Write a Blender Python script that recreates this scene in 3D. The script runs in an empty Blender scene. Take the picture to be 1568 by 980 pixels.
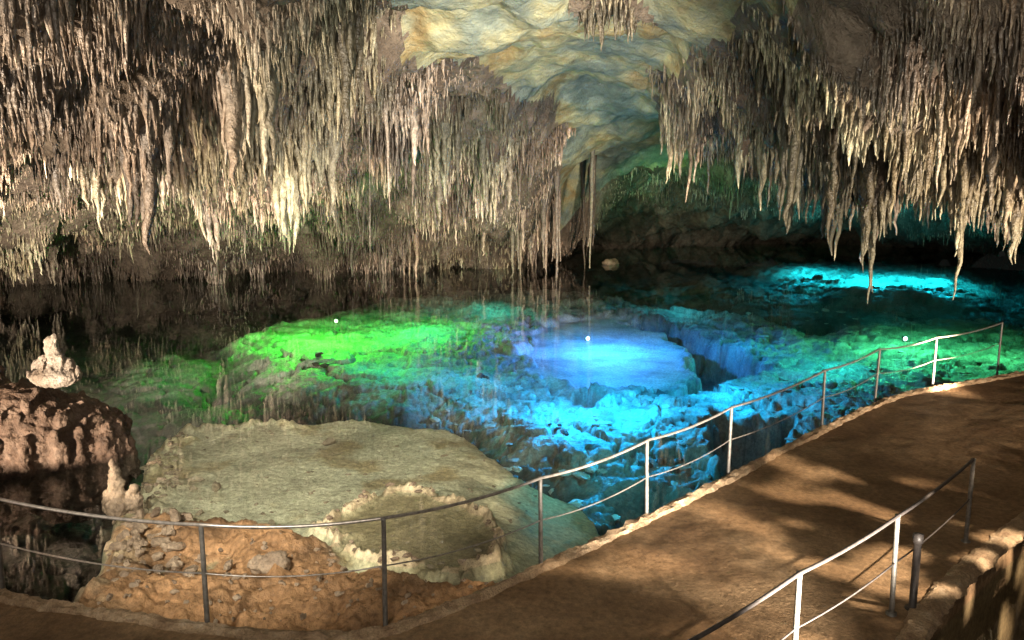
import bpy, math, numpy as np, random
from mathutils import Vector
rng=np.random.default_rng(7); random.seed(7)
sc=bpy.context.scene
sc.view_settings.view_transform='Standard'; sc.view_settings.look='None'; sc.view_settings.exposure=0

# ------------------------------------------------------------ camera
F=1230.0; PITCH=math.atan(200/F); CZ=4.4
cam=bpy.data.cameras.new("camera"); co=bpy.data.objects.new("camera",cam); sc.collection.objects.link(co)
cam.sensor_width=36; cam.lens=36*F/1568; cam.clip_end=400; cam.clip_start=0.05
co.location=(0,0,CZ); co.rotation_euler=(math.pi/2-PITCH,0,0); sc.camera=co
def P(px,py,d):
    a=(px-784)/F; b=(490-py)/F
    Y=math.cos(PITCH)+b*math.sin(PITCH); Z=b*math.cos(PITCH)-math.sin(PITCH)
    return (a/Y*d, d, CZ+Z/Y*d)
def G(px,py,z=0.0):
    a=(px-784)/F; b=(490-py)/F
    Y=math.cos(PITCH)+b*math.sin(PITCH); Z=b*math.cos(PITCH)-math.sin(PITCH)
    t=(z-CZ)/Z
    return (a*t,Y*t)

# ------------------------------------------------------------ noise
_perm=rng.permutation(4096)
def _h(ix,iy,s): return _perm[(_perm[(ix+s*131)&4095]+iy)&4095]/4095.0
def vnoise(x,y,s=0):
    ix=np.floor(x).astype(np.int64); iy=np.floor(y).astype(np.int64)
    fx=x-ix; fy=y-iy
    u=fx*fx*fx*(fx*(fx*6-15)+10); v=fy*fy*fy*(fy*(fy*6-15)+10)
    a=_h(ix,iy,s); b=_h(ix+1,iy,s); c=_h(ix,iy+1,s); d=_h(ix+1,iy+1,s)
    return (a*(1-u)+b*u)*(1-v)+(c*(1-u)+d*u)*v
def fbm(x,y,o=4,s=0,g=0.5):
    r=0;A=1;t=0
    for i in range(o):
        ca,sa=math.cos(i*0.9+.3),math.sin(i*0.9+.3)
        r=r+A*(vnoise((x*ca-y*sa)*2**i,(x*sa+y*ca)*2**i,s+i)-0.5); t+=A; A*=g
    return r/t*2
def cells(x,y,s=0):
    ix=np.floor(x).astype(np.int64); iy=np.floor(y).astype(np.int64)
    f1=np.full(x.shape,9.0); f2=f1.copy(); idv=np.zeros(x.shape); ox=idv.copy(); oy=idv.copy()
    for dx in(-1,0,1):
        for dy in(-1,0,1):
            cx=ix+dx; cy=iy+dy
            qx=cx+_h(cx,cy,s)-x; qy=cy+_h(cx,cy,s+7)-y
            d=np.sqrt(qx*qx+qy*qy)
            m=d<f1
            f2=np.where(m,f1,np.minimum(f2,d))
            idv=np.where(m,_h(cx,cy,s+13),idv); ox=np.where(m,qx,ox); oy=np.where(m,qy,oy)
            f1=np.where(m,d,f1)
    return f1,f2,idv,ox,oy
def sstep(a,b,x):
    t=np.clip((x-a)/(b-a),0,1); return t*t*(3-2*t)
def sdf(poly,x,y):
    poly=np.array(poly); n=len(poly)
    d=np.full(x.shape,1e9); ins=np.zeros(x.shape,bool)
    for i in range(n):
        ax,ay=poly[i]; bx,by=poly[(i+1)%n]
        ex,ey=bx-ax,by-ay; wx,wy=x-ax,y-ay
        t=np.clip((wx*ex+wy*ey)/(ex*ex+ey*ey+1e-12),0,1)
        d=np.minimum(d,(wx-ex*t)**2+(wy-ey*t)**2)
        c=((ay>y)!=(by>y))
        with np.errstate(divide='ignore',invalid='ignore'):
            xi=ax+(y-ay)*(bx-ax)/((by-ay) if by!=ay else 1e-9)
        ins^=(c&(x<xi))
    d=np.sqrt(d); return np.where(ins,-d,d)

# ------------------------------------------------------------ mesh helpers
def mesh_np(name,V,Q,mat,smooth=True,col=None):
    me=bpy.data.meshes.new(name); V=np.asarray(V,np.float32).reshape(-1,3); Q=np.asarray(Q,np.int32)
    k=Q.shape[1]; n=len(Q)
    loops=Q.reshape(-1); starts=np.arange(n,dtype=np.int32)*k
    me.vertices.add(len(V)); me.vertices.foreach_set('co',V.reshape(-1))
    me.loops.add(len(loops)); me.loops.foreach_set('vertex_index',loops)
    me.polygons.add(n); me.polygons.foreach_set('loop_start',starts)
    me.update(calc_edges=True)
    me.polygons.foreach_set('use_smooth',np.full(len(me.polygons),smooth))
    if col is not None:
        a=me.color_attributes.new('tone','FLOAT_COLOR','POINT'); a.data.foreach_set('color',np.asarray(col,np.float32).reshape(-1))
    ob=bpy.data.objects.new(name,me); sc.collection.objects.link(ob)
    if mat: me.materials.append(mat)
    return ob
def grid_quads(nu,nv):
    i=np.arange(nu*nv).reshape(nu,nv)
    return np.stack([i[:-1,:-1],i[1:,:-1],i[1:,1:],i[:-1,1:]],-1).reshape(-1,4)
def tube(pts,r,n=10):
    pts=np.array(pts,float); V=[];m=len(pts)
    for i in range(m):
        t=pts[min(i+1,m-1)]-pts[max(i-1,0)]; t/=np.linalg.norm(t)
        up=np.array([0,0,1.]) if abs(t[2])<0.9 else np.array([1.,0,0])
        a=np.cross(t,up); a/=np.linalg.norm(a); b=np.cross(a,t)
        rr=r[i] if hasattr(r,'__len__') else r
        for k in range(n):
            th=2*math.pi*k/n; V.append(pts[i]+rr*(math.cos(th)*a+math.sin(th)*b))
    Q=[]
    for i in range(m-1):
        for k in range(n):
            Q.append([i*n+k,i*n+(k+1)%n,(i+1)*n+(k+1)%n,(i+1)*n+k])
    return np.array(V),np.array(Q)
def join_parts(parts):
    V=[];Q=[];o=0
    for v,q in parts: V.append(v);Q.append(q+o);o+=len(v)
    return np.concatenate(V),np.concatenate(Q)

# ------------------------------------------------------------ materials
def newmat(name):
    m=bpy.data.materials.new(name); m.use_nodes=True; nt=m.node_tree; nt.nodes.clear()
    out=nt.nodes.new('ShaderNodeOutputMaterial'); return m,nt,out
def N(nt,t,**k):
    n=nt.nodes.new(t)
    for a,b in k.items(): setattr(n,a,b)
    return n
def ramp(nt,stops):
    r=N(nt,'ShaderNodeValToRGB'); e=r.color_ramp.elements
    while len(e)<len(stops): e.new(0.5)
    for i,(p,c) in enumerate(stops): e[i].position=p; e[i].color=(*c,1)
    return r
def noise_n(nt,scale,detail=6,rough=0.6,vec=None,dist=0):
    n=N(nt,'ShaderNodeTexNoise'); n.inputs['Scale'].default_value=scale; n.inputs['Detail'].default_value=detail
    n.inputs['Roughness'].default_value=rough; n.inputs['Distortion'].default_value=dist
    if vec is not None: nt.links.new(vec,n.inputs['Vector'])
    return n
def rock_mat(name,stops,scale=0.8,bscale=6,bstr=0.5,bdist=0.08,rough=0.65,spec=0.4,mott=(.6,1.2),ms=9):
    m,nt,out=newmat(name); L=nt.links.new
    g=N(nt,'ShaderNodeNewGeometry'); pos=g.outputs['Position']
    n1=noise_n(nt,scale,5,0.62,pos,0.2); r=ramp(nt,stops); L(n1.outputs[0],r.inputs[0])
    n2=noise_n(nt,scale*ms,3,0.7,pos); r2=ramp(nt,[(0.3,(mott[0],)*3),(0.7,(mott[1],)*3)]); L(n2.outputs[0],r2.inputs[0])
    mx=N(nt,'ShaderNodeMix',data_type='RGBA',blend_type='MULTIPLY'); mx.inputs[0].default_value=1
    L(r.outputs[0],mx.inputs[6]); L(r2.outputs[0],mx.inputs[7])
    b=N(nt,'ShaderNodeBsdfPrincipled'); b.inputs['Roughness'].default_value=rough; b.inputs['Specular IOR Level'].default_value=spec
    L(mx.outputs[2],b.inputs['Base Color'])
    n3=noise_n(nt,bscale,5,0.68,pos); bp=N(nt,'ShaderNodeBump'); bp.inputs['Strength'].default_value=bstr; bp.inputs['Distance'].default_value=bdist
    L(n3.outputs[0],bp.inputs['Height']); L(bp.outputs[0],b.inputs['Normal']); L(b.outputs[0],out.inputs[0])
    return m,nt,mx,b
ceil_mat,_,_,_=rock_mat('cave_rock',[(0.3,(.05,.036,.025)),(0.45,(.11,.082,.058)),(0.6,(.19,.15,.11)),(0.75,(.28,.235,.18))],scale=0.5,bscale=5,bstr=1,bdist=0.2)
dome_mat,_,_,_=rock_mat('smooth_limestone',[(0.33,(.12,.15,.125)),(0.45,(.18,.21,.17)),(0.53,(.30,.29,.17)),(0.6,(.27,.20,.09)),(0.68,(.26,.275,.19))],scale=0.3,bscale=4.0,bstr=0.8,bdist=0.18,spec=.2,mott=(.6,1.2),ms=7)
left_rock_mat,_,_,_=rock_mat('brown_flowstone',[(0.3,(.06,.035,.022)),(0.5,(.13,.08,.052)),(0.7,(.25,.175,.125))],scale=1.5,bscale=7,bstr=1,bdist=0.1)
pale_mat,_,_,_=rock_mat('pale_calcite',[(0.3,(.24,.18,.13)),(0.6,(.44,.37,.30)),(0.8,(.55,.48,.41))],scale=3,bscale=14,bstr=1,bdist=0.06)
rub_mat,_,_,_=rock_mat('rubble_rock',[(0.3,(.16,.11,.07)),(0.6,(.36,.27,.18)),(0.8,(.5,.42,.32))],scale=3,bscale=14,bstr=0.8,bdist=0.04)
dark_mat,_,_,_=rock_mat('wet_dark_rock',[(0.3,(.02,.018,.015)),(0.7,(.08,.065,.05))],scale=2,bscale=9,bstr=0.8,bdist=0.06)
kerb_mat,_,_,_=rock_mat('kerb_stone',[(0.3,(.20,.12,.065)),(0.55,(.36,.25,.145)),(0.8,(.50,.40,.28))],scale=5,bscale=22,bstr=0.9,bdist=0.04)
path_mat,_,_,_=rock_mat('worn_concrete',[(0.28,(.12,.068,.034)),(0.45,(.19,.115,.058)),(0.62,(.26,.168,.09)),(0.8,(.36,.25,.148))],scale=0.9,bscale=26,bstr=0.7,bdist=0.025,rough=0.6,spec=.25,mott=(.58,1.3),ms=18)
floor_mat,nt,mx,b=rock_mat('lake_bed_rock',[(0.3,(.24,.22,.18)),(0.5,(.40,.375,.31)),(0.7,(.54,.51,.43))],scale=0.9,bscale=9,bstr=0.9,bdist=0.06,ms=14,mott=(.55,1.25))
L=nt.links.new
at=N(nt,'ShaderNodeVertexColor',layer_name='tone')
mul=N(nt,'ShaderNodeMix',data_type='RGBA',blend_type='MULTIPLY'); mul.inputs[0].default_value=1
L(mx.outputs[2],mul.inputs[6]); L(at.outputs[0],mul.inputs[7]); L(mul.outputs[2],b.inputs['Base Color'])
slab_mat,_,_,_=rock_mat('submerged_limestone',[(0.3,(.24,.22,.18)),(0.5,(.40,.38,.31)),(0.7,(.54,.52,.43))],scale=0.9,bscale=5,bstr=0.6,bdist=0.06)

stal_mat,nt,out=newmat('stalactite_calcite'); L=nt.links.new
at=N(nt,'ShaderNodeVertexColor',layer_name='tone'); g=N(nt,'ShaderNodeNewGeometry')
mp=N(nt,'ShaderNodeMapping'); mp.inputs['Scale'].default_value=(1,1,0.6); L(g.outputs['Position'],mp.inputs[0])
n=noise_n(nt,9,3,0.75,mp.outputs[0]); r=ramp(nt,[(0.32,(.36,.33,.30)),(0.68,(1.4,1.35,1.3))]); L(n.outputs[0],r.inputs[0])
mx=N(nt,'ShaderNodeMix',data_type='RGBA',blend_type='MULTIPLY'); mx.inputs[0].default_value=1
L(at.outputs[0],mx.inputs[6]); L(r.outputs[0],mx.inputs[7])
b=N(nt,'ShaderNodeBsdfPrincipled'); b.inputs['Roughness'].default_value=0.45; L(mx.outputs[2],b.inputs['Base Color'])
bp=N(nt,'ShaderNodeBump'); bp.inputs['Strength'].default_value=0.9; bp.inputs['Distance'].default_value=0.06
n=noise_n(nt,14,2,0.7,g.outputs['Position']); L(n.outputs[0],bp.inputs['Height']); L(bp.outputs[0],b.inputs['Normal']); L(b.outputs[0],out.inputs[0])

# still clear water: Fresnel mirror over transparency, same reflectance from either side of the sheet
water_mat,nt,out=newmat('clear_lake_water'); L=nt.links.new
g=N(nt,'ShaderNodeNewGeometry')
mr=N(nt,'ShaderNodeMapRange'); mr.inputs[3].default_value=1.27; mr.inputs[4].default_value=1/1.27; L(g.outputs['Backfacing'],mr.inputs[0])
fr=N(nt,'ShaderNodeFresnel'); L(mr.outputs[0],fr.inputs[0])
tr=N(nt,'ShaderNodeBsdfTransparent'); tr.inputs[0].default_value=(.90,.97,.95,1)
gl=N(nt,'ShaderNodeBsdfGlossy'); gl.inputs['Roughness'].default_value=0.02; gl.inputs[0].default_value=(.8,.8,.8,1)
mxs=N(nt,'ShaderNodeMixShader'); L(fr.outputs[0],mxs.inputs[0]); L(tr.outputs[0],mxs.inputs[1]); L(gl.outputs[0],mxs.inputs[2]); L(mxs.outputs[0],out.inputs[0])

def metal(name,c,rough,metallic=0.7):
    m,nt,out=newmat(name); b=N(nt,'ShaderNodeBsdfPrincipled'); L=nt.links.new
    g=N(nt,'ShaderNodeNewGeometry'); n=noise_n(nt,18,3,0.7,g.outputs['Position'])
    r=ramp(nt,[(0.35,tuple(x*.55 for x in c)),(0.65,c)]); L(n.outputs[0],r.inputs[0]); L(r.outputs[0],b.inputs['Base Color'])
    b.inputs['Metallic'].default_value=metallic; b.inputs['Roughness'].default_value=rough; L(b.outputs[0],out.inputs[0]); return m
steel=metal('galvanised_steel',(.16,.145,.125),0.5,0.3)
darksteel=metal('dark_painted_steel',(.06,.05,.045),0.5,0.2)
rope=metal('rail_tube',(.36,.32,.28),0.38,0.6)
def lens_mat(name,c,s):
    m,nt,out=newmat(name); e=N(nt,'ShaderNodeEmission'); e.inputs[0].default_value=(*c,1); e.inputs[1].default_value=s; nt.links.new(e.outputs[0],out.inputs[0]); return m

# ------------------------------------------------------------ ceiling surface
C=[]
def c(px,py,d): C.append(P(px,py,d))
for q in [(600,10,17),(800,20,16),(1000,20,17),(1170,10,15),(700,85,24),(850,100,26),(1000,100,28),(950,150,32),(900,180,38),(950,215,44),(1020,240,46),(880,235,45),(1090,60,20),(650,60,19.5)]: c(*q)
for q in [(430,20,13),(430,110,17),(430,190,20),(430,260,26),(430,330,34),(430,390,40),(300,60,13),(300,140,18),(300,240,25),(300,330,34),(300,408,41),
          (100,20,10),(100,100,15),(100,200,21),(100,280,27),(100,360,34),(60,425,38),(-60,100,13),(-60,250,21),(-80,420,34),(-200,300,20),
          (560,60,18),(560,150,22),(560,240,29),(560,330,37),(560,405,45),(650,115,23),(650,190,28),(660,290,37),(690,400,46),
          (760,155,28),(770,220,33),(780,310,40),(830,185,34),(850,235,38),(840,330,43),(860,402,48)]: c(*q)
for q in [(950,270,52),(950,320,57),(950,385,62),(1050,290,52),(1080,340,60),(1100,370,64),(1250,290,50),(1250,355,66),(1500,290,46),(1500,365,60)]: c(*q)
for q in [(1170,50,17),(1070,130,24),(1100,190,27),(1200,90,17),(1200,190,21),(1300,10,11),(1300,120,14.5),(1300,215,18),(1450,0,9.5),(1450,110,12.5),(1450,220,15.5),(1600,20,9),(1600,140,11.5),(1600,240,15),(1150,10,14.5),
          (1200,215,30),(1400,215,28),(1600,215,26),(1300,230,38)]: c(*q)
C+=[(-30,y,-2) for y in (0,20,40,60)]+[(34,y,-1) for y in (0,20,40,60)]+[(x,68,-2) for x in(-25,-10,0,10,25)]+[(x,-10,3) for x in(-20,-8,0,8,20)]
C+=[(-4,2,8.6),(4,2,8.6),(0,8,8.6),(-4,7,8.2),(5,7,8.2),(-10,3,7),(11,3,6.8),(-16,16,3.5),(-22,30,1.0),(14,8,5.8),(-17,44,-1.5),(22,20,4)]
C=np.array(C)
n=len(C); D=np.hypot(C[:,None,0]-C[None,:,0],C[:,None,1]-C[None,:,1])
A=np.zeros((n+3,n+3)); A[:n,:n]=D-0.25*np.eye(n); A[:n,n]=1; A[:n,n+1:]=C[:,:2]; A[n,:n]=1; A[n+1:,:n]=C[:,:2].T
W=np.linalg.solve(A,np.concatenate([C[:,2],[0,0,0]]))
DOME=[(-7,-9),(-4,4),(-1.8,10)]+[P(*q)[:2] for q in [(615,0,15.2),(630,40,17.5),(685,80,20.5),(785,130,26.5),(885,165,33),(865,200,38),(855,246,47),(1050,250,47),(1005,190,31),(990,140,25),(1020,105,21.5),(1080,80,18),(1140,10,14.2)]]+[(2.9,9),(4,4),(7,-9)]
K=[]
for px,py,d,am,s in [(1220,200,17,1.3,.42),(1338,230,16,1.5,.38),(1278,230,16.5,1.2,.36),(1400,160,13,.8,.4),(1480,220,14,1.1,.4),(1560,240,14,1.0,.45),(1220,80,15,.8,.5),(1150,190,21,.8,.5),(1060,190,25,.8,.4),
                     (330,150,17,1.1,.5),(385,190,18.5,1.3,.5),(440,180,18.5,1.2,.5),(500,200,20,1.2,.45),(200,140,16,.8,.5),(620,190,25,1.3,.7),(680,200,27,1.4,.6),(760,220,31,1.6,.6),(800,240,33,1.3,.6),(860,210,35,1.1,.5)]:
    x,y,z=P(px,py,d); K.append((x,y,am,s))
for i in range(520):
    ang=rng.uniform(-.68,.68); d=8+rng.random()**.8*42
    K.append((math.tan(ang)*d,d,rng.uniform(.2,1.1),rng.uniform(.25,.6)))
K=np.array(K)
def lobes(x,y):
    r=np.zeros(x.shape)
    for kx,ky,am,s in K:
        r=np.maximum(r,am*np.exp(-((x-kx)**2+(y-ky)**2)/(2*s*s)))
    return r
def ceil_z(x,y):
    z=W[n]+W[n+1]*x+W[n+2]*y
    for i in range(n): z=z+W[i]*np.hypot(x-C[i,0],y-C[i,1])
    sd=sdf(DOME,x+fbm(x*.8,y*.8,3,5)*.6,y+fbm(x*.8,y*.8,3,9)*.6)
    m=sstep(-.1,1.0,sd)
    wob=fbm(x*1.3,y*1.3,3,15)
    m=np.maximum(m,.7*sstep(.45,.75,np.exp(-(((x-1.9)/1.3)**2+((y-17.0)/1.0)**2))+wob*.25))
    lb=lobes(x,y)
    z=z+m*(fbm(x*.4,y*.4,4,21)*1.5-lb*0.85)+m*fbm(x*2.2,y*2.2,3,25)*.3-0.2*m
    k=fbm(x*.28+3,y*.28,4,31)
    z=z+(1-m)*(k*0.9+fbm(x*1.1,y*.9,5,33)*.3)
    return z,m,lb
gx=np.arange(-32,35,.13); gy=np.arange(-10,69,.13)
X,Y=np.meshgrid(gx,gy,indexing='ij'); Z,M,_=ceil_z(X,Y)
ob=mesh_np('cave_ceiling',np.stack([X,Y,Z],-1),grid_quads(len(gx),len(gy))[:, ::-1],ceil_mat)
ob.data.materials.append(dome_mat)
Mi=(M[:-1,:-1]<0.22).reshape(-1).astype(np.int32)
ob.data.polygons.foreach_set('material_index',Mi)

# ------------------------------------------------------------ stalactites
def sample(NS,dmin,span=48,pw=.76):
    ang=rng.uniform(-.66,.66,NS); d=dmin+rng.random(NS)**pw*span
    x=np.tan(ang)*d; y=d
    z,m,lb=ceil_z(x,y); cl=sstep(-.2,.5,fbm(x*.7,y*.7,3,41))
    return x,y,z,m,lb,cl
brown=np.array([.16,.10,.065]); tan=np.array([.36,.27,.195]); cream=np.array([.84,.74,.62]); grey=np.array([.20,.185,.165]); green=np.array([.85,1.0,.82])
def build(sx,sy,sz,LN,R,blunt,slb,T,PR,SN,jj):
    NT=len(T); nS=len(sx); th=np.arange(SN)*2*np.pi/SN
    jit=1+rng.uniform(-jj,jj,(nS,NT)); prof=np.maximum(np.array(PR)[None]*jit,blunt[:,None])*R[:,None]
    bend=rng.normal(0,.04,(nS,2))*LN[:,None]; rot=rng.uniform(0,6.28,nS)
    wx=rng.normal(0,.2,(nS,NT))*R[:,None]; wy=rng.normal(0,.2,(nS,NT))*R[:,None]
    VX=(sx[:,None]+bend[:,0,None]*T[None]**2+wx)[:,:,None]+prof[:,:,None]*np.cos(th[None,None]+rot[:,None,None])*rng.uniform(.75,1.25,(nS,1,SN))
    VY=(sy[:,None]+bend[:,1,None]*T[None]**2+wy)[:,:,None]+prof[:,:,None]*np.sin(th[None,None]+rot[:,None,None])
    VZ=sz[:,None,None]+0.05-(LN[:,None]*T[None])[:,:,None]+np.zeros((1,1,SN))
    V=np.stack([VX,VY,VZ],-1).reshape(-1,3)
    q=[]
    for i in range(NT-1):
        for k in range(SN): q.append([i*SN+k,(i+1)*SN+k,(i+1)*SN+(k+1)%SN,i*SN+(k+1)%SN])
    q=np.array(q); Q=(q[None]+(np.arange(nS)*NT*SN)[:,None,None]).reshape(-1,4)
    zone=sstep(-.4,.4,fbm(sx*.25,sy*.25,2,51))[:,None]; root=brown*(1-zone)+grey*zone
    patch=sstep(-.05,.45,fbm(sx*.9,sy*.9,3,55))
    pale=np.clip(rng.random(nS)**2.5*.5+sstep(.5,1.2,slb)*.35+patch*.4,0,1)[:,None]
    tipc=tan*(1-pale)+cream*pale
    tt=np.clip(T,0,1)[None,:,None]**.8
    col=root[:,None]*(1-tt)+tipc[:,None]*tt
    dk=.32+.9*sstep(-.3,.35,fbm(sx*.45,sy*.45,3,57))
    col=col*(rng.uniform(.6,1.15,nS)*dk)[:,None,None]
    gz=(sstep(-.1,.4,fbm(sx*.18+4,sy*.18,2,59))*.8)[:,None,None]
    col=col*(1-gz)+col*green*gz
    col=np.repeat(col[:,:,None,:],SN,2).reshape(-1,3)
    return V,Q,np.c_[col,np.ones(len(col))]
parts=[]
x,y,z,m,lb,cl=sample(120000,6.5)
LN=(0.12+0.17*cl+lb*0.22)*np.exp(rng.normal(0,.42,len(x)))
k=(rng.random(len(x))<m**1.6)&(z>-0.3)&~((y<11)&(np.abs(x)<4.5))
x2,y2,z2,m2,lb2,cl2=sample(16000,7,8,.8)
LN2=(0.08+0.14*cl2+lb2*0.18)*np.exp(rng.normal(0,.42,len(x2)))
k2=(rng.random(len(x2))<m2**1.6)&~((y2<11)&(np.abs(x2)<4.5))
x=np.r_[x[k],x2[k2]]; y=np.r_[y[k],y2[k2]]; z=np.r_[z[k],z2[k2]]; LN=np.r_[LN[k],LN2[k2]]; lb=np.r_[lb[k],lb2[k2]]
LN=np.clip(LN,.05,.9)
R=.018+.06*LN*rng.uniform(.6,1.5,len(x)); R=np.where(y<13,R*.8,R)
parts.append(build(x,y,z,LN,R,np.zeros(len(x)),lb,np.array([-.2,.2,.6,1.0]),[1.4,1.0,.6,.1],4,.3)); n1=len(x)
x,y,z,m,lb,cl=sample(50000,7.5)
LN=(0.08+0.36*cl**1.5+lb*0.8)*np.exp(rng.normal(0,.4,len(x)))
k=(rng.random(len(x))<m**2*(.05+.28*cl**2+.62*np.clip(lb,0,1)**1.3))&(z>-0.2)&~((y<12)&(np.abs(x)<4.5))
x,y,z,LN,lb=x[k],y[k],z[k],LN[k],lb[k]; LN=np.clip(LN,.12,2.0); LN=np.where(y<13,LN*.65,LN)
R=.016+.044*LN*rng.uniform(.5,1.6,len(x)); R=np.where(y<13,R*.75,R); blunt=np.zeros(len(x))
big=[(1338,200,15.5,385,.13),(1278,220,16,378,.11),(1218,190,16.5,350,.12),(1310,220,15.5,300,.09),(1400,220,14,320,.09),(1483,220,13.5,350,.09),(1556,200,13,372,.1),(1520,200,12.5,330,.08),(1440,160,12,300,.07),
     (1210,80,15,195,.1),(1240,80,15,160,.09),(1165,190,20,290,.1),(1064,150,24.5,275,.12),(72,-60,7.5,112,.075),(322,110,16,225,.14),(335,110,16.2,205,.12),(360,160,17,300,.1),(372,160,17.2,285,.09),(425,160,17.5,280,.1),(480,170,19,290,.09),(452,160,18,270,.1),
     (590,120,21,330,.06),(632,180,25,320,.1),(655,190,26,325,.1),(700,190,27,320,.1),(740,190,30,320,.12),(775,200,32,330,.13),(872,150,34,215,.1),(230,200,16,345,.04),(565,170,22,425,.02)]
bx=[]
for px,rp,dd,tp,rr in big:
    x0,y0,zr=P(px,rp,dd); zt=P(px,tp,dd)[2]
    zc=float(ceil_z(np.array([x0]),np.array([y0]))[0][0]); zr=max(zc,zt+.4)
    bx.append((x0,y0,zr,zr-zt,rr,0.0))
for i in range(40):
    px=rng.choice([rng.uniform(770,915),rng.uniform(560,915)]); dd=rng.uniform(40,46)
    x0,y0,_=P(px,300,dd); zz=float(ceil_z(np.array([x0]),np.array([y0]))[0][0])
    if zz<0.5: continue
    bx.append((x0,y0,zz+.1,zz+rng.choice([-.5,-1.2,-.3,.3])*min(1,zz/3),rng.uniform(.06,.16),0.3))
bx=np.array(bx)
x=np.r_[x,bx[:,0]]; y=np.r_[y,bx[:,1]]; z=np.r_[z,bx[:,2]]; LN=np.r_[LN,bx[:,3]]; R=np.r_[R,bx[:,4]]; blunt=np.r_[blunt,bx[:,5]]; lb=np.r_[lb,np.full(len(bx),.8)]
parts.append(build(x,y,z,LN,R,blunt,lb,np.array([-.1,.08,.22,.36,.5,.64,.78,.9,1.0]),[1.6,1.2,.98,.82,.7,.56,.45,.3,.08],6,.3))
print('stalactites',n1,len(x))
V,Q=join_parts([(p[0],p[1]) for p in parts]); col=np.concatenate([p[2] for p in parts])
mesh_np('stalactites',V,Q,stal_mat,True,col); del V,Q,col,parts

# ------------------------------------------------------------ lake bed
na,nr=800,800
aa=np.linspace(-.86,.86,na); rr=np.exp(np.linspace(math.log(4.2),math.log(75),nr))
AA,RR=np.meshgrid(aa,rr,indexing='ij'); X=np.sin(AA)*RR; Y=np.cos(AA)*RR
w1=fbm(X*.9,Y*.9,4,61)*.35; w2=fbm(X*.9,Y*.9,4,67)*.35; sc_w=np.clip(Y/14,.45,1.6)
WX=X+w1*sc_w; WY=Y+w2*sc_w
def poly(pts,z): return [G(a,b_,z) for a,b_ in pts]
def S(pts,z): return sdf(poly(pts,z),WX,WY)
f1,f2,idv,ox,oy=cells(X*.55+w1*1.3,Y*.55+w2*1.3,3); g1,g2,idv2,ox2,oy2=cells(X*1.7+w1*2,Y*1.7+w2*2,5)
h1,h2,idv3,ox3,oy3=cells(X*4+w1*4,Y*4+w2*4,9)
slab=(idv-.5)*.26+(ox*(idv-.5)+oy*(idv2-.5))*.30+(idv2-.5)*.12+(idv3-.5)*.06-0.18*(1-sstep(0,.10,f2-f1))-0.08*(1-sstep(0,.09,g2-g1))+fbm(X*.6,Y*.6,4,73)*.25
z=np.full(X.shape,-2.35)+fbm(X*.3,Y*.3,4,71)*.4+slab*.4
tone=np.full(X.shape,.10)  # darkness of unlit bed and pits painted into the colour, lamp-lit pools lighter
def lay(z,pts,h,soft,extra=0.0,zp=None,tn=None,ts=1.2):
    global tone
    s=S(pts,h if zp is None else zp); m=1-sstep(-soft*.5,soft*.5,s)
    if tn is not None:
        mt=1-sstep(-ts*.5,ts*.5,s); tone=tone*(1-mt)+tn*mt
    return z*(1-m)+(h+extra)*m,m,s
z,mE0,_=lay(z,[(380,560),(440,605),(560,620),(700,645),(760,665),(820,695),(880,720),(930,790),(960,830),(1030,790),(1100,740),(1210,690),(1260,650),(1100,600),(800,560)],-2.0,2.0,slab,-1.8,.45,2.0)
z,mE,_=lay(z,[(690,560),(650,600),(720,630),(800,675),(880,700),(960,690),(1040,665),(1120,735),(1210,690),(1260,650),(1330,625),(1420,600),(1600,575),(1700,520),(1500,488),(1330,488),(1240,505),(1160,480),(1050,470),(900,440),(760,440),(650,450),(560,460)],-1.6,1.6,slab,None,1.0)
z,mG,_=lay(z,[(345,508),(420,482),(520,464),(640,450),(760,450),(800,480),(770,520),(720,560),(640,600),(540,597),(450,577),(375,545)],-1.45,3.0,slab*.7,-1.3,1.15,1.5)
z,mJ,_=lay(z,[(600,440),(700,425),(900,430),(1150,460),(1260,500),(1100,500),(900,470),(700,455)],-2.4,2.0,fbm(X*.5,Y*.5,4,77)*.5,None,.35)
z,mF,_=lay(z,[(800,548),(815,515),(860,492),(930,486),(1000,497),(1045,522),(1058,550),(1040,580),(990,605),(930,603),(860,585),(815,570)],-1.75,.3,fbm(X*.7,Y*.7,4,79)*.05,None,1.35)
bowl=mF
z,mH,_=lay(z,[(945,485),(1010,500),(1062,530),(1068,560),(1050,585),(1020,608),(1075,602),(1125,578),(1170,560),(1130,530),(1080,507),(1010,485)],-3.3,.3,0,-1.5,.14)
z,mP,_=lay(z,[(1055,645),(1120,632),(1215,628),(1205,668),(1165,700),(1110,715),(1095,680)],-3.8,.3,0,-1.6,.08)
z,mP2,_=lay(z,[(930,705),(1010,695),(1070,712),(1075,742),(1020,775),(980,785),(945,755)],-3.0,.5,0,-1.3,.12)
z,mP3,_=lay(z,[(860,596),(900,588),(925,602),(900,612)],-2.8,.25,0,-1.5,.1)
z,mI0,_=lay(z,[(1060,415),(1150,396),(1400,392),(1600,400),(1700,440),(1560,475),(1300,480),(1120,450)],-1.7,6.0,slab*.4,-1.1)
z,mI,_=lay(z,[(1165,402),(1250,396),(1400,397),(1490,410),(1508,434),(1470,456),(1380,464),(1300,455),(1225,428)],-1.05,4.0,slab*1.0,-1.0,1.2,2.5)
z,mL,_=lay(z,[(185,560),(250,540),(320,545),(335,575),(300,600),(190,608)],-2.1,2.5,slab*.5,None,.45)
z,mR,_=lay(z,[(1230,600),(1240,540),(1290,505),(1400,492),(1600,505),(1800,540),(1600,580),(1400,612),(1300,640)],-1.4,1.6,slab*.8,None,1.0)
tilt=sstep(-1.0,2.2,X)*.75
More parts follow.
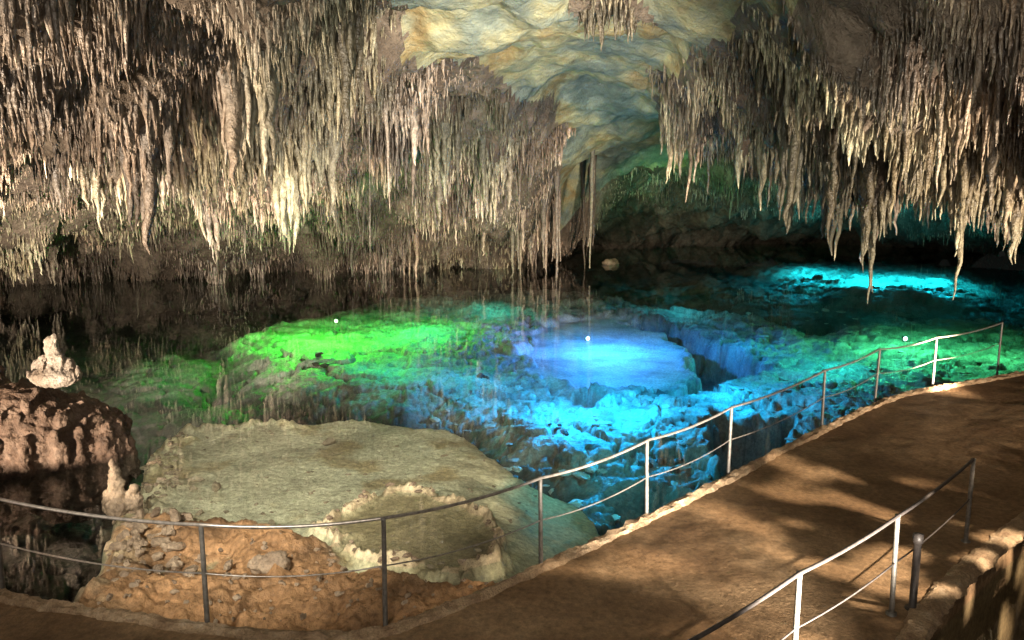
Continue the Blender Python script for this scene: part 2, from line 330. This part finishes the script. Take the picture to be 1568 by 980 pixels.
z,mA,sA=lay(z,[(205,720),(222,690),(262,657),(400,646),(560,643),(680,655),(745,680),(800,712),(880,725),(950,790),(930,850),(860,890),(700,990),(560,1020),(300,1040),(90,960),(110,915),(150,840),(190,780)],-0.16,.28,-tilt+fbm(X*.8,Y*.8,5,81)*.07+fbm(X*5,Y*5,3,83)*.02)
lipA=np.exp(-((sA+.3)/.28)**2)*mA*sstep(-3.7,-4.5,X)*np.clip(0.05+.22*fbm(X*4,Y*4,5,85),0,.16)
z+=lipA
z,mB,sB=lay(z,[(112,925),(150,855),(155,790),(200,768),(300,790),(400,800),(500,822),(560,860),(640,892),(760,880),(800,885),(870,860),(900,880),(700,1000),(560,1040),(300,1060),(60,980)],0.08,.5,fbm(X*1.1,Y*1.1,5,87)*.24+fbm(X*4,Y*4,5,89,.65)*.13+.06)
z2,mC,sC=lay(z,[(505,800),(540,772),(600,755),(660,758),(740,787),(772,822),(765,862),(700,882),(620,872),(540,850)],-0.04,.12,fbm(X*1.5,Y*1.5,3,91)*.04)
z=z2
rimN=np.clip(.75+1.5*fbm(X*6,Y*6,5,93),.1,1.4)
rimw=.07+.09*sstep(-.3,.3,fbm(X*1.3,Y*1.3,3,94))
rim=np.exp(-((sC+fbm(X*4,Y*4,3,96)*.08)/rimw)**2)*rimN
z+=rim*.16
z+=fbm(X*3,Y*3,4,95)*.05*(1-mC)*(1-mA)*(1-bowl)+fbm(X*9,Y*9,4,97,.65)*.03*(1-bowl)*(1-.6*mA*(1-mB))
c_shelf=np.array([1.45,1.36,1.12]); c_dry=np.array([1.0,.60,.33]); c_bas=np.array([.75,.60,.40]); c_rim=np.array([1.6,1.4,1.05])
m3=lambda a:a[...,None]
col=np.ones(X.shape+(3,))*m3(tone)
crack=m3((1-sstep(0,.07,f2-f1))*(1-mF)); col=col*(1-.6*crack)
crack=m3((1-sstep(0,.06,g2-g1))*(1-mF)*sstep(-.1,.3,fbm(X*.5,Y*.5,2,90))); col=col*(1-.5*crack)
silt=m3(sstep(.0,.4,fbm(X*1.6,Y*1.6,4,98))*(1-mF)*(1-.6*mG)); col=col*(1-.4*silt)
stain=m3(sstep(.0,.45,fbm(X*1.3,Y*1.3,5,88)))
col=col*(1-m3(mA))+c_shelf*m3(mA)*(1-stain*np.array([.30,.40,.52]))
dirt=sstep(-.1,.5,fbm(X*1.2,Y*1.2,4,99))
cd=c_dry*(1-.45*m3(dirt)); k=m3(mB*sstep(-.12,.04,z)); col=col*(1-k)+cd*k
col=col*(1-m3(mC))+c_bas*m3(mC)
k=m3(np.clip(rim*1.2,0,1)); col=col*(1-k)+c_rim*k
k=m3(np.clip(lipA*6,0,1)); col=col*(1-k)+c_rim*k
col=np.concatenate([col,np.ones(X.shape+(1,))],-1)
FZ=z
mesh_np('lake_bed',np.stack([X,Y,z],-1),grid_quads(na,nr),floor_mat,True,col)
def floor_at(x,y):
    a=math.atan2(x,y); r=math.hypot(x,y)
    i=int(np.clip(np.searchsorted(aa,a),0,na-1)); j=int(np.clip(np.searchsorted(rr,r),0,nr-1)); return float(FZ[i,j])
gx=np.linspace(-60,60,41); X,Y=np.meshgrid(gx,np.linspace(-20,90,41),indexing='ij')
mesh_np('deep_lake_bed',np.stack([X,Y,-7+fbm(X*.2,Y*.2,3,3)],-1),grid_quads(41,41),dark_mat)
gx=np.linspace(-34,36,3); X,Y=np.meshgrid(gx,np.linspace(-12,70,3),indexing='ij')
mesh_np('lake_water',np.stack([X,Y,X*0],-1),grid_quads(3,3),water_mat)

# ------------------------------------------------------------ walkway
outer=[(-14,10.6),(-8,8.9),G(0,912,.4),G(180,945,.4),G(330,968,.4),G(480,978,.4),G(570,974,.4),G(700,930,.4),G(830,872,.4),G(990,797,.4),G(1110,737,.4),G(1200,690,.4),G(1290,645,.4),G(1370,610,.4),G(1430,597,.4),G(1568,572,.4),(15,19.5),(20,21)]
inner=[(-14,6.6),(-8,4.8),(-5,4.3),(-3.2,3.9),(-2,3.8),(-.6,3.7),(.4,3.8),(1.6,4.4),(2.6,5.3),(3.9,7.05),(5.4,8.5),(6.9,9.8),(8.4,10.9),(10,12),(11.2,12.7),(13.3,14),(17,16),(22,17.6)]
def smooth_poly(p,per):
    p=np.array(p); out=[]
    for i in range(len(p)-1):
        p0=p[max(i-1,0)];p1=p[i];p2=p[i+1];p3=p[min(i+2,len(p)-1)]
        for t in np.arange(per)/per:
            out.append(.5*((2*p1)+(-p0+p2)*t+(2*p0-5*p1+4*p2-p3)*t*t+(-p0+3*p1-3*p2+p3)*t**3))
    out.append(p[-1]); return np.array(out)
O=smooth_poly(outer,30); I=smooth_poly(inner,30); nu=len(O)
tan_=np.gradient(O,axis=0); nrm=np.stack([-tan_[:,1],tan_[:,0]],-1); nrm/=np.linalg.norm(nrm,axis=1)[:,None]
jag=fbm(O[:,0]*3,O[:,1]*3,4,101)*.07
Oj=O+nrm*jag[:,None]
nv=70; t=np.linspace(0,1,nv)
PX=Oj[:,0,None]*(1-t)+I[:,0,None]*t; PY=Oj[:,1,None]*(1-t)+I[:,1,None]*t
PZ=.4+fbm(PX*.8,PY*.8,4,103)*.025+fbm(PX*5,PY*5,3,105)*.006
VX=np.concatenate([PX[:,:1],PX,PX[:,-1:]],1); VY=np.concatenate([PY[:,:1],PY,PY[:,-1:]],1); VZ=np.concatenate([PZ[:,:1]*0-5.2,PZ,PZ[:,:1]*0-5.2],1)
VX[:,0]+=nrm[:,0]*.1; VY[:,0]+=nrm[:,1]*.1
mesh_np('walkway',np.stack([VX,VY,VZ],-1),grid_quads(nu,nv+2)[:, ::-1],path_mat)
def kerb(name,E,w,h,side):
    prof=[(-.5,-.35),(-.5,.2),(-.38,.75),(-.1,1),(.25,.95),(.45,.5),(.5,-.35)]
    rows=[]
    EE=smooth_poly(E[::2],6); tn=np.gradient(EE,axis=0); nn=np.stack([-tn[:,1],tn[:,0]],-1); nn/=np.linalg.norm(nn,axis=1)[:,None]
    for k,(a,b_) in enumerate(prof):
        x=EE[:,0]+nn[:,0]*a*w*side; y=EE[:,1]+nn[:,1]*a*w*side
        jx=fbm(x*7+k,y*7,4,111+k)*.045; hz=.4+h*b_*(1+.7*fbm(x*5,y*5+k,4,120+k)); 
        rows.append(np.stack([x+nn[:,0]*jx,y+nn[:,1]*jx,hz],-1))
    V=np.stack(rows,1); return mesh_np(name,V,grid_quads(len(EE),len(prof)),kerb_mat,False)
kerb('stone_kerb',O,.15,.06,1); kerb('stone_kerb',I,.25,.06,1)

# ------------------------------------------------------------ railings
def railing(name,tops,railmat,sag,ptop=1.4,flange=True,zb=.1):
    e=bpy.data.objects.new(name,None); sc.collection.objects.link(e); e.location=(tops[0][0],tops[0][1],.4)
    def add(nm,parts,m):
        v,q=join_parts(parts); o=mesh_np(nm,v-np.array(e.location),q,m); o.parent=e; return o
    parts=[]
    for i,(x,y) in enumerate(tops):
        lx,ly=rng.normal(0,.012,2)
        parts.append(tube([(x,y,zb),(x,y,.5),(x+lx,y+ly,1.3),(x+lx,y+ly,ptop-.02),(x+lx,y+ly,ptop+.005),(x+lx,y+ly,ptop+.012)],[.024,.024,.022,.022,.028,.004],12))
        if flange: parts.append(tube([(x,y,.385),(x,y,.43),(x,y,.435)],[.05,.05,.002],12))
    add('posts',parts,steel)
    def line(zz,r,sg,nm,m):
        pts=[]
        T_=list(tops)
        for i in range(len(T_)-1):
            for s in np.arange(14)/14:
                x=T_[i][0]*(1-s)+T_[i+1][0]*s; y=T_[i][1]*(1-s)+T_[i+1][1]*s
                pts.append((x,y,zz-sg*4*s*(1-s)))
        pts.append((*T_[-1],zz)); add(nm,[tube(pts,r,8)],m)
    line(ptop,.017,sag,'top_rail',railmat)
    line(ptop-.47,.008,sag*1.3,'lower_cable',railmat)
    return e
post_px=[(5,907),(318,960),(590,947),(828,868),(990,793),(1115,729),(1258,655),(1340,613),(1428,590)]
tops=[(-9.2,9.4)]+[G(a,b_,.4) for a,b_ in post_px]+[G(1528,560,.4)]
railing('cable_railing',tops,rope,.05,flange=False,zb=-.5)
railing('cable_railing',[(-.6,4.1),(.9,4.75),(2.27,5.95),(3.61,7.1),(5.2,8.68)],darksteel,.03)
bx_,by_=3.86,7.2
v,q=join_parts([tube([(bx_,by_,.36),(bx_,by_,.42),(bx_,by_,.425),(bx_,by_,1.08),(bx_,by_,1.09),(bx_,by_,1.17),(bx_,by_,1.18)],[.07,.07,.035,.035,.048,.048,.002],12)])
mesh_np('path_bollard',v,q,darksteel)

# ------------------------------------------------------------ rocks
def blob(name,spheres,mat,voxel=.04,noise_s=.25,noise_str=.12):
    parts=[]
    for (x,y,z,rx,ry,rz) in spheres:
        nu_,nv_=20,14; u=np.linspace(0,2*np.pi,nu_,endpoint=False); v=np.linspace(.02,np.pi-.02,nv_)
        U,Vv=np.meshgrid(u,v,indexing='ij')
        pts=np.stack([x+rx*np.cos(U)*np.sin(Vv),y+ry*np.sin(U)*np.sin(Vv),z+rz*np.cos(Vv)],-1).reshape(-1,3)
        i=np.arange(nu_*nv_).reshape(nu_,nv_); j=np.roll(i,-1,0)
        q=np.stack([i[:,:-1],i[:,1:],j[:,1:],j[:,:-1]],-1).reshape(-1,4)
        parts.append((pts,q))
    v,q=join_parts(parts); o=mesh_np(name,v,q,mat)
    r=o.modifiers.new('r','REMESH'); r.mode='VOXEL'; r.voxel_size=voxel; r.use_smooth_shade=True
    for s,st in((noise_s,noise_str),(noise_s*.35,noise_str*.45)):
        tx=bpy.data.textures.new(name+'_n','CLOUDS'); tx.noise_scale=s; tx.noise_depth=3
        dm=o.modifiers.new('d','DISPLACE'); dm.texture=tx; dm.strength=st; dm.texture_coords='GLOBAL'; dm.mid_level=.5
    return o
lx,ly=G(60,735,0); lx-=.7; ly+=.4
core=[(lx-.2,ly+.6,.2,1.25,1.0,1.05),(lx-1.4,ly+.7,.2,1.3,1.2,1.45),(lx+.45,ly+.9,-.1,1.05,.8,1.1),(lx-.9,ly+.2,-.2,1.3,.8,.9),(lx-2.4,ly+1,.4,1.2,1.2,1.6)]
sp=list(core)
for i in range(260):
    cx,cy,cz_,rx_,ry_,rz_=core[rng.integers(0,5)]
    a=rng.uniform(-.6,3.74); h=rng.uniform(.05,.9); s_=math.sqrt(1-h*h)*1.06
    x=cx-math.cos(a)*rx_*s_; y=cy-math.sin(a)*ry_*s_
    sp.append((x,y,cz_+rz_*h-.18,rng.uniform(.05,.10),rng.uniform(.05,.10),rng.uniform(.2,.4)))
blob('flowstone_outcrop',sp,left_rock_mat,.03,.16,.14)
x,y,z=P(85,568,ly+.3)
sp=[(x,y,z-.08,.40,.30,.18),(x-.14,y,z+.10,.16,.14,.16),(x+.05,y-.05,z+.14,.16,.14,.19),(x-.02,y,z+.32,.11,.10,.19),(x-.05,y,z+.46,.085,.085,.10),(x+.03,y,z+.52,.05,.05,.09),(x+.22,y,z+.08,.11,.11,.14),(x-.27,y,z+.06,.10,.10,.13)]
for i in range(26):
    sp.append((x+rng.normal(0,.17),y+rng.uniform(-.22,.1),z+rng.uniform(-.08,.2),rng.uniform(.03,.05),rng.uniform(.03,.05),rng.uniform(.06,.12)))
blob('stalagmite',sp,pale_mat,.014,.09,.06)
x,y=G(180,775,.1)
blob('stalagmite',[(x,y,.1,.2,.18,.16),(x,y,.32,.11,.11,.22),(x-.01,y,.52,.08,.08,.17),(x-.02,y,.68,.045,.045,.1),(x+.2,y+.05,.16,.12,.11,.2),(x+.24,y,.33,.05,.05,.1),(x-.12,y,.2,.08,.08,.14)],rub_mat,.018,.1,.08)
x,y=G(415,870,.15)
blob('boulder',[(x,y,.2,.2,.15,.11),(x+.1,y,.22,.12,.12,.14),(x-.12,y,.2,.13,.12,.1)],rub_mat,.02,.12,.1)
for px,py,s in((515,412,.5),(580,409,.6),(935,405,.4)):
    x,y=G(px,py,0); blob('boulder',[(x,y,.1,s*1.3,s,s*.6),(x+s*.6,y,.05,s*.8,s*.7,s*.5)],rub_mat,.06,.3,.25)

def stones(name,items,mat):
    V=[];Q=[];o=0
    for (x,y,z,s,fl) in items:
        nu_,nv_=9,6; u=np.linspace(0,2*np.pi,nu_,endpoint=False); v=np.linspace(.05,np.pi-.05,nv_)
        U,Vv=np.meshgrid(u,v,indexing='ij')
        d=np.stack([np.cos(U)*np.sin(Vv),np.sin(U)*np.sin(Vv),np.cos(Vv)],-1).reshape(-1,3)
        d=d*(1+rng.uniform(-.28,.28,(len(d),1)))
        for k in range(4):
            nn=rng.normal(0,1,3); nn/=np.linalg.norm(nn); dd=d@nn; cut=rng.uniform(.45,.75); d=d-np.maximum(dd-cut,0)[:,None]*nn
        a=rng.uniform(0,6.28); sc3=np.array([rng.uniform(.8,1.5),rng.uniform(.6,1),fl])*s; d=d*sc3
        dx=d[:,0]*math.cos(a)-d[:,1]*math.sin(a); dy=d[:,0]*math.sin(a)+d[:,1]*math.cos(a)
        V.append(np.stack([x+dx,y+dy,z+d[:,2]],-1)); i=np.arange(nu_*nv_).reshape(nu_,nv_); j=np.roll(i,-1,0)
        Q.append(np.stack([i[:,:-1],i[:,1:],j[:,1:],j[:,:-1]],-1).reshape(-1,4)+o)
        Q.append(np.array([[i[0,0],i[2,0],i[4,0],i[6,0]]])+o); o+=len(d)
    return mesh_np(name,np.concatenate(V),np.concatenate(Q),mat,False)
it=[]
for i in range(80):
    x,y=G(rng.normal(225,48),rng.normal(815,38),.1); f=floor_at(x,y); it.append((x,y,f+.03,rng.uniform(.03,.10),.8))
for i in range(180):
    x,y=G(rng.uniform(140,820),rng.uniform(800,965),.1); f=floor_at(x,y)
    if f>-.1: it.append((x,y,f+.01,rng.uniform(.012,.05),.7))
for px,py,s in[(268,800,.12),(245,835,.1),(210,812,.09),(292,880,.09),(330,725,.1),(300,715,.08),(240,690,.09),(415,775,.07),(503,660,.1),(180,850,.08),(215,780,.1),(350,880,.06)]:
    x,y=G(px,py,.1); it.append((x,y,floor_at(x,y)+.05,s,.8))
for i in range(1000):
    px,py=random.choice([(rng.uniform(212,345),rng.uniform(655,760)),(rng.uniform(500,780),rng.uniform(745,885))])
    x,y=G(px,py,0); f=floor_at(x,y)
    if f>-.1 and px<345 or f>.02: it.append((x,y,f+.01,rng.uniform(.015,.06),.6))
for i in range(110):
    x,y=G(rng.uniform(300,850),rng.uniform(655,800),-.15); f=floor_at(x,y); it.append((x,y,f,rng.uniform(.01,.05),.5))
stones('rock_rubble',it,rub_mat)
it=[]
for i in range(620):
    px=rng.uniform(660,1560); py=rng.uniform(470,760); x,y=G(px,py,-1.7); f=floor_at(x,y)
    a_=(px-930)/140; b_=(py-545)/65
    if a_*a_+b_*b_<1: continue
    if -2.4<f<-.8: it.append((x,y,f+.01,rng.uniform(.05,.30)*rng.uniform(.4,1),.3))
stones('submerged_slabs',it,slab_mat)
it=[]
for px,py,n_,sp_ in((485,562,6,14),(862,650,5,10),(1010,690,4,30),(790,700,4,20),(735,586,4,12)):
    for k in range(n_):
        x,y=G(px+rng.normal(0,sp_),py+rng.normal(0,5),-1.6); f=floor_at(x,y); it.append((x,y,f+.04,rng.uniform(.06,.2),.5))
stones('dark_boulders',it,dark_mat)

# ------------------------------------------------------------ lamps
def spot(name,loc,tgt,w,color,size=60,blend=.7,rad=.15,smooth=None):
    l=bpy.data.lights.new(name,'SPOT'); l.energy=w; l.color=color; l.spot_size=math.radians(size); l.spot_blend=blend; l.shadow_soft_size=rad
    if smooth is not None:
        l.use_nodes=True; nt=l.node_tree; em=[x for x in nt.nodes if x.type=='EMISSION'][0]
        fo=nt.nodes.new('ShaderNodeLightFalloff'); fo.inputs['Strength'].default_value=1.0; fo.inputs['Smooth'].default_value=smooth
        nt.links.new(fo.outputs['Quadratic'],em.inputs['Strength'])
    o=bpy.data.objects.new(name,l); sc.collection.objects.link(o); o.location=loc
    o.rotation_euler=(Vector(tgt)-Vector(loc)).to_track_quat('-Z','Y').to_euler(); return o
lampP=Vector((8.6,5.2,5.4)); tgtP=Vector((4.1,8.5,.4))
dirv=(tgtP-lampP).normalized(); ctr=lampP+dirv*3.0
ax=dirv.cross(Vector((0,0,1))).normalized(); ay=ax.cross(dirv)
m_=110; u=np.linspace(-1.6,1.6,m_); U,Vg=np.meshgrid(u,u,indexing='ij')
VV=np.array(ctr)+U[...,None]*np.array(ax)+Vg[...,None]*np.array(ay)
VV=VV+fbm(U*2,Vg*2,3,131)[...,None]*np.array(dirv)*.3
hole=fbm(U*5.2+5,Vg*6.2,2,137); q=grid_quads(m_,m_); hq=hole[:-1,:-1].reshape(-1)
o=mesh_np('dapple_gobo',VV,q[(hq<.22)],dark_mat,True); sd_=o.modifiers.new('s','SOLIDIFY'); sd_.thickness=.03  # unseen perforated sheet, added to break the lamp beam into dapples

WARM=(1,.83,.65); NEU=(1,.90,.77)
spot('camera_fill',(-9.5,4,1.0),(-6.5,20,6.2),15500,WARM,75)
spot('camera_fill',(10.5,5,.8),(7.5,16,5.5),13000,WARM,75)
spot('camera_fill',(3.6,2.8,.9),(-3,28,6.8),31000,NEU,44)
spot('camera_fill',(-12,13,1.0),(-13,37,2.2),22000,(1,.86,.70),80)
spot('camera_fill',(9.8,13.2,1.0),(-2,44,2.6),28000,(1,.80,.60),34)
spot('camera_fill',(1,-2,3.0),(1.5,22,9.4),3400,(.95,.98,.86),46)
spot('camera_fill',(0,-2.5,5.6),(0,25,5.5),2200,(1,.92,.82),80,.6,1.2)  # broad fill light added behind the camera to soften contrast
spot('camera_fill',tuple(lampP),tuple(tgtP),9500,(1,.82,.62),44,.5,.07)
spot('camera_fill',(-1,-1.5,7.2),(2.6,8.8,0),3100,(1,.85,.67),76,.8,.4)
spot('camera_fill',(-3,0,7.4),(-3.2,12.0,0),11500,(1,.93,.80),30,.9,.3)
spot('camera_fill',(-8,5,2.2),(-4.5,9.5,.3),200,(1,.84,.68),75,.8,.2)
def uw(px,py,zf,w,color,rad=.07,sm=2.0,up=1.2):
    x,y=G(px,py,zf); zz=min(zf+up,-.12); spot('underwater_lamp',(x,y,zz),(x,y+.01,zz-1),w,color,172,.25,rad,sm); return x,y,zz
uw(500,520,-1.3,2300,(.06,1,.04)); uw(640,505,-1.3,1000,(.03,.9,.18),.05); uw(600,565,-1.4,350,(.02,.8,.35),.05); uw(420,525,-1.4,300,(.05,1,.08),.05)
uw(925,540,-1.75,3600,(.02,.24,1),.1,2.5,1.6); uw(880,640,-1.7,1900,(.005,.38,1)); uw(1100,610,-1.6,1200,(.005,.42,1)); uw(720,590,-1.6,350,(.01,.5,.9),.05)
uw(960,660,-1.9,900,(.005,.45,1),.05); uw(950,760,-2.0,260,(.01,.6,.8),.05); uw(1120,535,-1.6,500,(.01,.4,1),.05)
uw(1385,535,-1.3,1150,(.07,1,.42)); uw(1260,570,-1.6,550,(.02,.8,.8),.05); uw(1520,540,-1.3,420,(.1,1,.35),.05)
uw(1340,432,-1.05,9000,(.01,.76,1),.1,8,.95); uw(1240,418,-1.05,3800,(.01,.7,.95),.1,8,.95); uw(1430,435,-1.05,4200,(.01,.76,1),.1,8,.95)
uw(760,480,-1.6,320,(.02,.8,.6)); uw(260,575,-2.1,80,(.1,1,.3)); uw(1040,480,-1.6,320,(.02,.6,.85))
uw(850,770,-.6,70,(.08,.72,.8),.03)
x,y=G(560,470,-.3); spot('underwater_lamp',(x,y,-.3),P(520,250,31),500,(.15,1,.2),70,.8)
x,y=G(1000,440,-.3); spot('underwater_lamp',(x,y,-.3),P(1060,290,52),2600,(.1,1,.35),70,.8)
x,y=G(900,517,-.3); spot('underwater_lamp',(x,y,-.3),P(930,220,40),600,(.4,.85,.4),80,.8)
# lamp heads sitting on the bed
for (px,py,c_,zz) in((515,490,(.5,1,.4),-1.3),(900,517,(.45,.8,1),-1.6),(1385,522,(.5,1,.9),-1.3)):
    x,y=G(px,py,zz); f=floor_at(x,y)+.12
    e=bpy.data.objects.new('underwater_floodlight',None); sc.collection.objects.link(e); e.location=(x,y,f)
    v,q=join_parts([tube([(0,0,-.14),(0,0,-.04)],.014,8),tube([(0,.12,0),(0,.1,0),(0,-.05,0),(0,-.06,0),(0,-.05,.0)],[.03,.075,.085,.095,.07],12)]); o=mesh_np('housing',v,q,darksteel); o.parent=e
    v,q=join_parts([tube([(0,-.055,0),(0,-.07,0),(0,-.078,0)],[.08,.06,.005],12)]); o=mesh_np('lens',v,q,lens_mat('lamp_lens',c_,12)); o.parent=e

w=bpy.data.worlds.new("World"); sc.world=w; w.use_nodes=True
bg=w.node_tree.nodes['Background']; bg.inputs[0].default_value=(.02,.02,.018,1); bg.inputs[1].default_value=.5
